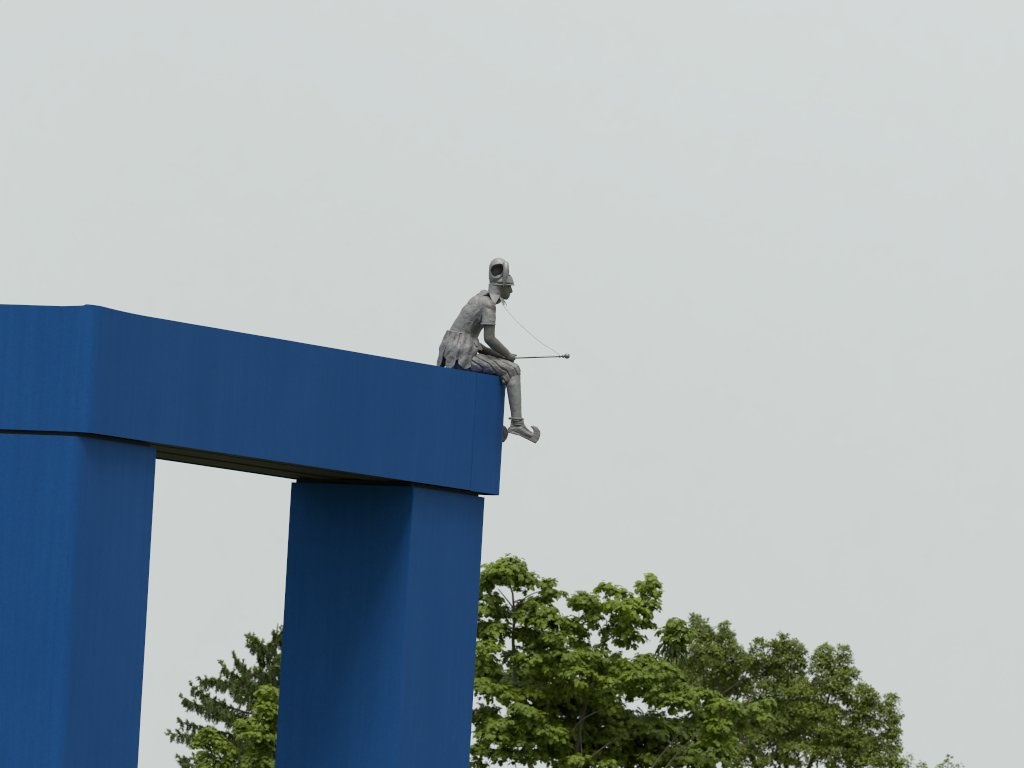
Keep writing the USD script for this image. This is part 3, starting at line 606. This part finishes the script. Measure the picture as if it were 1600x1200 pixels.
maple_limbs = [
    [(880, 1330, 0.2, 0.055), (830, 1200, 0.3, 0.04), (806, 1080, 0.2, 0.028), (802, 1000, 0.1, 0.022), (803, 950, 0.0, 0.017), (798, 920, 0.0, 0.011), (792, 895, 0, 0.006)],
    [(803, 955, 0.0, 0.012), (790, 935, 0.1, 0.008), (778, 920, 0.1, 0.005)], [(803, 950, 0.0, 0.011), (820, 935, 0.0, 0.008), (845, 925, -0.1, 0.005)],
    [(895, 1260, 0.7, 0.045), (905, 1150, 0.6, 0.030), (925, 1060, 0.2, 0.022), (938, 1020, 0.0, 0.021), (944, 1002, 0, 0.017), (950, 975, 0, 0.011)],
    [(940, 1015, 0.0, 0.013), (938, 985, 0.0, 0.009), (931, 968, 0.0, 0.006)], [(944, 1005, 0, 0.012), (962, 990, 0, 0.008), (985, 965, -0.1, 0.005)], [(942, 1010, 0, 0.011), (946, 990, 0.1, 0.008), (947, 970, 0.1, 0.005)],
    [(905, 1000, 0, 0.006), (903, 975, 0, 0.005), (904, 955, 0, 0.003)],
    [(905, 1200, -0.15, 0.0132), (940, 1170, -0.25, 0.0096), (975, 1148, -0.25, 0.0060), (1005, 1135, -0.25, 0.0036)],
    [(890, 1180, -0.05, 0.0108), (925, 1115, -0.35, 0.0072), (960, 1103, -0.35, 0.0048), (1000, 1092, -0.25, 0.0030)],
    [(1010, 1215, -0.35, 0.0144), (1045, 1165, -0.45, 0.0108), (1075, 1130, -0.45, 0.0072), (1100, 1100, -0.35, 0.0042)],
    [(1030, 1215, -0.35, 0.0132), (1065, 1170, -0.45, 0.0090), (1095, 1140, -0.45, 0.0054), (1120, 1118, -0.35, 0.0036)],
    [(906, 1210, -0.25, 0.0108), (908, 1170, -0.25, 0.0084), (907, 1135, -0.25, 0.0054), (911, 1105, -0.25, 0.0036)],
    [(855, 1160, -0.05, 0.0072), (858, 1120, -0.05, 0.0054), (855, 1090, -0.05, 0.0036)],
    [(1060, 1180, -0.05, 0.0084), (1090, 1110, 0.15, 0.0060), (1062, 1030, 0.05, 0.0048), (1056, 1000, 0.05, 0.0030)],
    [(1090, 1200, -0.35, 0.0084), (1110, 1170, -0.45, 0.0054), (1135, 1140, -0.45, 0.0030)]]
build_tree('maple_tree', 'bright yellow-green broad-leaved tree right of the right column, with branches showing', maple_clumps, YM, MAPLE, BARK, 0.074, 58, maple_limbs,
           [(905, 1560, 0.2, 0.11), (900, 1420, 0.15, 0.085), (893, 1300, 0.1, 0.06), (893, 1230, 0.0, 0.05)], 11, MAPLE_T, MAPLE_F, spray=7, low=maple_low, n_single=220, grow=0.95)

YL = 176.0
left_clumps = [(417, 1080, 14, 9, -0.2), (424, 1092, 16, 9, 0.0), (412, 1100, 14, 8, -0.2), (425, 1112, 18, 10, -0.3), (404, 1118, 12, 6, -0.1), (385, 1130, 16, 7, -0.3), (400, 1135, 20, 9, -0.2), (425, 1135, 18, 12, 0.0), (380, 1142, 14, 6, -0.2), (400, 1152, 24, 11, -0.4), (425, 1158, 20, 12, -0.2), (410, 1170, 24, 9, -0.1),
               (325, 1145, 12, 6, -0.3), (315, 1153, 13, 6, -0.2), (333, 1157, 14, 6, -0.4), (313, 1166, 13, 6, -0.3), (335, 1170, 18, 7, -0.2), (352, 1172, 12, 7, -0.4), (360, 1180, 10, 6, -0.3), (325, 1182, 18, 8, 0.1),
               (345, 1192, 12, 6, -0.4), (352, 1186, 10, 5, -0.3), (398, 1188, 24, 6, -0.4), (420, 1192, 16, 6, -0.3), (388, 1197, 16, 5, -0.4), (325, 1198, 10, 6, -0.3), (415, 1204, 22, 8, 0), (360, 1206, 16, 7, 0),
               (460, 1110, 30, 34, 0.2), (510, 1100, 40, 40, 0.3), (560, 1130, 44, 40, 0.2), (470, 1180, 40, 30, 0.1), (540, 1190, 50, 30, 0.2), (600, 1180, 36, 34, 0.4)]
left_low = [(x, y, 50, 40, d) for x in (350, 440, 530, 610) for y, d in ((1260, -0.3), (1340, 0.1), (1420, -0.2))]
build_tree('maple_tree', 'bright yellow-green broad-leaved tree between the columns, in front of the spruce', left_clumps, YL, MAPLE, BARK, 0.074, 60,
           [[(490, 1330, 0, 0.05), (440, 1240, 0, 0.03), (425, 1160, 0, 0.018), (418, 1090, 0, 0.006)], [(470, 1300, 0, 0.03), (380, 1240, -0.1, 0.018), (335, 1190, -0.2, 0.010), (322, 1150, -0.2, 0.005)], [(500, 1300, 0, 0.05), (520, 1190, 0.2, 0.03), (515, 1090, 0.2, 0.012)], [(380, 1240, -0.1, 0.014), (395, 1190, -0.2, 0.009), (398, 1140, -0.2, 0.005)]],
           [(500, 1540, 0, 0.10), (495, 1420, 0, 0.08), (490, 1320, 0, 0.05), (505, 1230, 0.1, 0.03)], 12, MAPLE_T, MAPLE_F, spray=7, low=left_low, n_single=60)

YF = 205.0
fine_clumps = [(1083, 968, 7, 7, 0), (1088, 980, 9, 9, 0), (1098, 978, 7, 8, 0.1), (1103, 992, 11, 10, 0), (1092, 1000, 14, 14, 0.2), (1131, 985, 9, 10, 0), (1136, 1000, 11, 14, 0.1), (1145, 1018, 14, 14, 0), (1115, 1005, 14, 14, 0.2), (1105, 1020, 24, 18, 0), (1080, 1025, 16, 14, 0.2), (1130, 1028, 20, 16, 0.2), (1112, 1045, 34, 18, 0.2), (1075, 1045, 20, 16, 0.4),
               (1187, 1003, 7, 6, 0), (1194, 1012, 6, 6, 0), (1180, 1014, 8, 5, 0), (1160, 1035, 18, 14, 0.1), (1180, 1035, 18, 12, 0), (1165, 1052, 26, 14, 0.3),
               (1222, 1004, 13, 10, 0), (1235, 1015, 15, 14, 0), (1216, 1020, 14, 14, 0.1), (1248, 1026, 10, 12, 0), (1230, 1035, 24, 16, 0.1), (1205, 1042, 16, 14, 0.2), (1254, 1042, 9, 10, 0), (1225, 1055, 30, 16, 0.3),
               (1291, 1020, 12, 10, 0), (1285, 1034, 14, 14, 0), (1318, 1020, 7, 10, 0), (1322, 1032, 8, 9, 0.1), (1302, 1040, 14, 12, 0.1), (1283, 1052, 16, 14, 0), (1310, 1055, 16, 12, 0), (1328, 1052, 10, 8, 0), (1334, 1058, 6, 5, 0), (1300, 1070, 26, 14, 0.1), (1316, 1082, 18, 12, 0), (1318, 1098, 14, 10, 0.2), (1278, 1085, 24, 16, 0.2),
               (1342, 1080, 16, 9, 0), (1352, 1092, 16, 12, 0), (1364, 1098, 10, 10, 0), (1345, 1108, 18, 14, 0.1), (1362, 1115, 16, 14, 0.1), (1332, 1125, 14, 14, 0.2), (1355, 1135, 22, 14, 0.2), (1392, 1096, 10, 9, 0), (1386, 1110, 10, 12, 0), (1396, 1120, 9, 9, 0), (1390, 1135, 13, 12, 0.1), (1398, 1150, 9, 10, 0), (1385, 1160, 18, 14, 0.2), (1396, 1178, 11, 14, 0.1), (1380, 1190, 24, 14, 0.2), (1402, 1195, 8, 10, 0),
               (1190, 1075, 26, 18, 0.2), (1240, 1085, 30, 18, 0.1), (1205, 1105, 30, 16, 0.5), (1255, 1115, 30, 18, 0.1), (1225, 1135, 30, 18, 0.2), (1295, 1120, 26, 18, 0.2), (1275, 1145, 30, 18, 0.2), (1320, 1150, 26, 16, 0.2), (1200, 1160, 34, 20, 0.4), (1250, 1175, 34, 18, 0.2), (1305, 1180, 34, 18, 0.3), (1345, 1165, 24, 18, 0.2), (1350, 1195, 26, 14, 0.2), (1160, 1185, 34, 20, 0.5), (1215, 1195, 36, 14, 0.3),
               (1130, 1065, 30, 16, 0.6), (1150, 1085, 28, 18, 0.9), (1100, 1080, 40, 24, 1.2), (1190, 1130, 50, 36, 1.6), (1260, 1130, 50, 36, 1.7), (1320, 1170, 50, 30, 1.7), (1240, 1075, 30, 20, 1.3), (1140, 1140, 50, 40, 1.5), (1060, 1060, 40, 30, 1.6)]
fine_low = [(x, y, 60, 46, d) for x in (1120, 1230, 1340) for y, d in ((1250, 0.0), (1340, 0.3), (1430, 0.0))]
def fine_twigs(rng):
    out = []
    for _ in range(26):
        x, y = rng.uniform(1110, 1190), rng.uniform(1045, 1120); d = rng.uniform(-0.1, 0.9)
        x2, y2 = x + rng.uniform(4, 40), y - rng.uniform(5, 40)
        out.append(tube([at(x, y, YF + d), at((x + x2) / 2 + rng.normal() * 3, (y + y2) / 2, YF + d), at(x2, y2, YF + d + rng.normal() * 0.1)], [0.009, 0.007, 0.003], 4, False))
    return out
build_tree('hedge_maple_tree', 'darker olive-green small-leaved tree with upright lobed top, behind the brighter tree at right', fine_clumps, YF, FINE, BARKD, 0.056, 170,
           [[(1215, 1280, 0.5, 0.06), (1160, 1150, 0.4, 0.035), (1120, 1060, 0.2, 0.02), (1095, 990, 0.1, 0.007)], [(1100, 1120, 0.3, 0.02), (1135, 1080, 0.1, 0.016), (1165, 1055, 0.0, 0.010), (1180, 1030, 0, 0.005)], [(1220, 1270, 0.4, 0.05), (1232, 1140, 0.2, 0.03), (1228, 1010, 0.1, 0.007)], [(1225, 1270, 0.4, 0.05), (1280, 1150, 0.3, 0.03), (1300, 1070, 0.1, 0.015), (1318, 1020, 0, 0.005)], [(1230, 1290, 0.4, 0.05), (1330, 1190, 0.2, 0.025), (1350, 1100, 0.1, 0.008)], [(1330, 1190, 0.2, 0.02), (1385, 1150, 0.1, 0.010), (1392, 1095, 0, 0.004)], [(1096, 1090, 0.2, 0.014), (1099, 1060, 0.1, 0.011), (1097, 1030, 0.0, 0.007)]],
           [(1222, 1520, 0.5, 0.13), (1220, 1420, 0.5, 0.11), (1218, 1300, 0.5, 0.08), (1225, 1220, 0.5, 0.05)], 13, OVAL_T, OVAL_F, spray=12, up=0.6, low=fine_low, extra=fine_twigs, upright=1.0, grow=1.04)

YP = 235.0
build_tree('pale_tree', 'distant pale green tree, only its tips showing at the bottom edge of the photo', [(1420, 1188, 7, 6, 0), (1416, 1197, 12, 6, 0.1), (1437, 1195, 8, 4, 0.1), (1443, 1200, 8, 6, 0), (1482, 1189, 5, 5, 0), (1479, 1197, 8, 5, 0.1), (1497, 1197, 7, 4, 0), (1463, 1202, 8, 4, 0), (1450, 1215, 40, 10, 0.3), (1490, 1215, 24, 10, 0.2)], YP, PALE, BARKD, 0.06, 55,
           [[(1450, 1290, 0, 0.05), (1425, 1230, 0, 0.02), (1420, 1190, 0, 0.005)], [(1450, 1290, 0, 0.05), (1475, 1230, 0, 0.02), (1482, 1190, 0, 0.005)]],
           [(1452, 1480, 0, 0.11), (1451, 1380, 0, 0.09), (1450, 1280, 0, 0.05), (1452, 1220, 0, 0.02)], 14, OVAL_T, OVAL_F, spray=9, upright=1.0, low=[(1420, 1260, 50, 34, 0), (1480, 1265, 50, 34, 0), (1450, 1330, 60, 34, 0)])

# hanging dark leaves under the tuft at the right end of the bright tree
rng = np.random.default_rng(5)
hang_v, hang_f, off = [], [], 0
maple1 = stage.GetPrimAtPath('/World/maple_tree')
tip_parts = []
for k in range(46):
    x, y = rng.uniform(1036, 1066), rng.uniform(1003, 1020); d = rng.uniform(-0.25, 0.25)
    side = (x - 1051) / 15
    ln = rng.uniform(14, 26)
    p = [at(x, y, YM + d), at(x + side * 6 + rng.normal() * 2, y + ln * 0.25, YM + d - 0.02), at(x + side * 10 + rng.normal() * 2, y + ln * 0.65, YM + d), at(x + side * 11 + rng.normal() * 2, y + ln, YM + d)]
    tip_parts.append(tube(p, [0.004, 0.013, 0.014, 0.003], 4))
obj('hanging_leaves', cat(tip_parts), NEEDLE, maple1, kind='stuff', label='dark narrow leaves hanging below the right-hand tuft')

# spruce between the columns
YC = 188.0
def spruce():
    rng = np.random.default_rng(21)
    t = thing('spruce_tree', 'dark spruce with brownish drooping twigs seen between the two columns', 'tree')
    k = mpp(YC)
    tr = [(x, y, 0.0, r) for x, y, r in ((412, 1640, 0.12), (415, 1400, 0.09), (421, 1200, 0.055), (427, 1080, 0.032), (431, 1010, 0.016), (434, 974, 0.005))]
    tp = spline([np.append(at(x, y, YC + d), r) for x, y, d, r in tr], 30)
    tp = np.vstack([[tp[0, 0], tp[0, 1], -0.2, 0.14], tp])
    obj('trunk', tube(tp[:, :3], tp[:, 3], 9), BARKD, t, smooth=True)
    branches = []                                    # px start, px points, depth of the tip
    seen = [((432, 1008), (410, 1008), (390, 995), -0.1), ((431, 1020), (400, 1012), (392, 1010), 0.1), ((433, 1000), (440, 988), (452, 984), -0.1), ((428, 1060), (395, 1053), (367, 1026), -0.2), ((428, 1065), (378, 1062), (347, 1041), -0.1),
            ((427, 1070), (360, 1066), (314, 1062), -0.2), ((427, 1085), (360, 1068), (336, 1062), -0.4), ((425, 1120), (352, 1102), (300, 1072), -0.1), ((425, 1125), (340, 1112), (286, 1090), -0.2), ((425, 1128), (350, 1110), (318, 1090), -0.5), ((423, 1165), (340, 1142), (285, 1128), 0.0), ((423, 1170), (330, 1152), (269, 1146), -0.1), ((421, 1200), (340, 1190), (282, 1184), 0.0), ((421, 1215), (320, 1200), (285, 1192), -0.3),
            ((430, 1035), (450, 1030), (470, 1020), -0.1), ((428, 1075), (470, 1065), (510, 1045), 0.0), ((426, 1120), (490, 1105), (545, 1080), 0.1), ((424, 1165), (500, 1150), (570, 1130), 0.0)]
    for s0, s1, s2, d in seen:
        branches.append((np.append(s0, 0.0), np.append(s1, d * 0.5), np.append(s2, d), True))
    for a in range(46):                              # the rest of the whorls, to all sides
        y = 990 + 230 * (a / 46) ** 0.9 + rng.uniform(-6, 6)
        ln = min(130, 12 + (y - 975) * 0.62) * rng.uniform(0.65, 0.95)
        ang = rng.uniform(0, 2 * np.pi)
        dx, dd = math.cos(ang) * ln, math.sin(ang) * ln * k
        if dx < 0: dx *= 0.8
        x0 = 434 - (y - 974) * 0.058
        branches.append((np.array([x0, y, 0]), np.array([x0 + dx * 0.55, y + 4 - ln * 0.05, dd * 0.55]), np.array([x0 + dx, y - ln * 0.18, dd]), False))
    for a in range(40):
        y = 1225 + 9 * a; ln = min(230, 12 + (y - 975) * 0.5) * rng.uniform(0.7, 0.95); ang = a * 2.4
        x0 = 420 - (y - 1220) * 0.03
        branches.append((np.array([x0, y, 0]), np.array([x0 + math.cos(ang) * ln * 0.55, y + 6, math.sin(ang) * ln * k * 0.55]), np.array([x0 + math.cos(ang) * ln, y - ln * 0.12, math.sin(ang) * ln * k]), False))
    green, brown, tips = [], [], []
    for b0, b1, b2, main in branches:
        low = b0[1] > 1222
        q = spline([np.append(at(*b[:2], YC + b[2]), r) for b, r in ((b0, 0.02), (b1, 0.011), (b2, 0.004))], 16)
        if main: obj('branch', tube(q[:, :3], q[:, 3], 5), BARKD, t, smooth=True)
        else: brown.append((q[:, :3], q[:, 3], 4))
        Lb = np.linalg.norm(q[-1, :3] - q[0, :3])
        n = int(Lb / k / (1.5 if not low else 12)) + 4
        tdir = unit(q[-1, :3] - q[-3, :3])
        for s in rng.uniform(0.12, 1.0, n):
            i = s * 15; i0 = min(14, int(i)); p = q[i0, :3] * (1 - i + i0) + q[i0 + 1, :3] * (i - i0)
            ln = k * rng.uniform(9, 30) * (1.15 - 0.65 * s) * (0.6 + 0.4 * min(1, Lb / (60 * k)))
            out = unit(np.array([rng.normal() * 0.5, rng.normal() * 0.8, 0.0]) + tdir * 0.5)
            e = p + out * ln * 0.28 + np.array([0, 0, -ln])
            m = p + out * ln * 0.26 + np.array([0, 0, -ln * 0.4])
            (brown_t if s < 0.62 and rng.random() < 0.2 else green_t).append((p, m, e, rng.uniform(1.5, 2.5) * k))
        for s in np.linspace(0.45, 1.0, 8 if main else 4):   # short upright and side tips near the end
            i = s * 15; i0 = min(14, int(i)); p = q[i0, :3] * (1 - i + i0) + q[i0 + 1, :3] * (i - i0)
            for _ in range(2):
                o = unit(tdir * 0.9 + rng.normal(size=3) * [0.6, 0.6, 0.25] + [0, 0, 0.15])
                ln = k * rng.uniform(5, 11); tips_t.append((p, p + o * ln * 0.5, p + o * ln, 2.2 * k))
    return t, brown
green_t, brown_t, tips_t = [], [], []
spruce_t, brown_br = spruce()
def needles(twigs, seed, dens):
    """needles set all round each twig, as thin folded blades"""
    rng = np.random.default_rng(seed); P, N, T, Sz = [], [], [], []
    for p, m, e, r in twigs:
        n = dens
        s = rng.uniform(0, 1, n)[:, None]
        c = (1 - s) ** 2 * p + 2 * s * (1 - s) * m + s ** 2 * e
        ax = unit(e - p)
        o = rng.normal(size=(n, 3)); o -= ax * (o @ ax)[:, None]; o = unit(o)
        P.append(c); T.append(unit(o * 0.8 + ax * 0.75)); N.append(unit(np.cross(o, ax) + 0.3 * rng.normal(size=(n, 3)))); Sz.append(np.full(n, r * 1.9) * rng.uniform(0.7, 1.2, n))
    P, N, T, Sz = map(np.concatenate, (P, N, T, Sz))
    v, f = leaves(P, N, T, Sz, [(-0.16, 0, 0), (0.16, 0, 0), (0.14, 0.7, 0), (0, 1.1, 0), (-0.14, 0.7, 0)], [(0, 1, 2), (0, 2, 4), (4, 2, 3)])
    return v.reshape(-1, 3), f.reshape(-1, 3)
def twig_tubes(twigs):
    return cat([tube([p, m, e], [r * 0.35, r * 0.5, r * 0.25], 4, False) for p, m, e, r in twigs])
obj('crown', needles(green_t, 1, 20), NEEDLE, spruce_t, kind='stuff', label='dark green hanging twigs')
obj('crown', needles(brown_t, 2, 20), NEEDLE_OLD, spruce_t, kind='stuff', label='brownish hanging twigs')
obj('crown', needles(tips_t, 3, 20), NEEDLE_TIP, spruce_t, kind='stuff', label='light green young tips')
obj('twigs', cat([twig_tubes(green_t), twig_tubes(brown_t), twig_tubes(tips_t)] + [tube(a, b, s) for a, b, s in brown_br]), NEEDLE, spruce_t, kind='stuff')
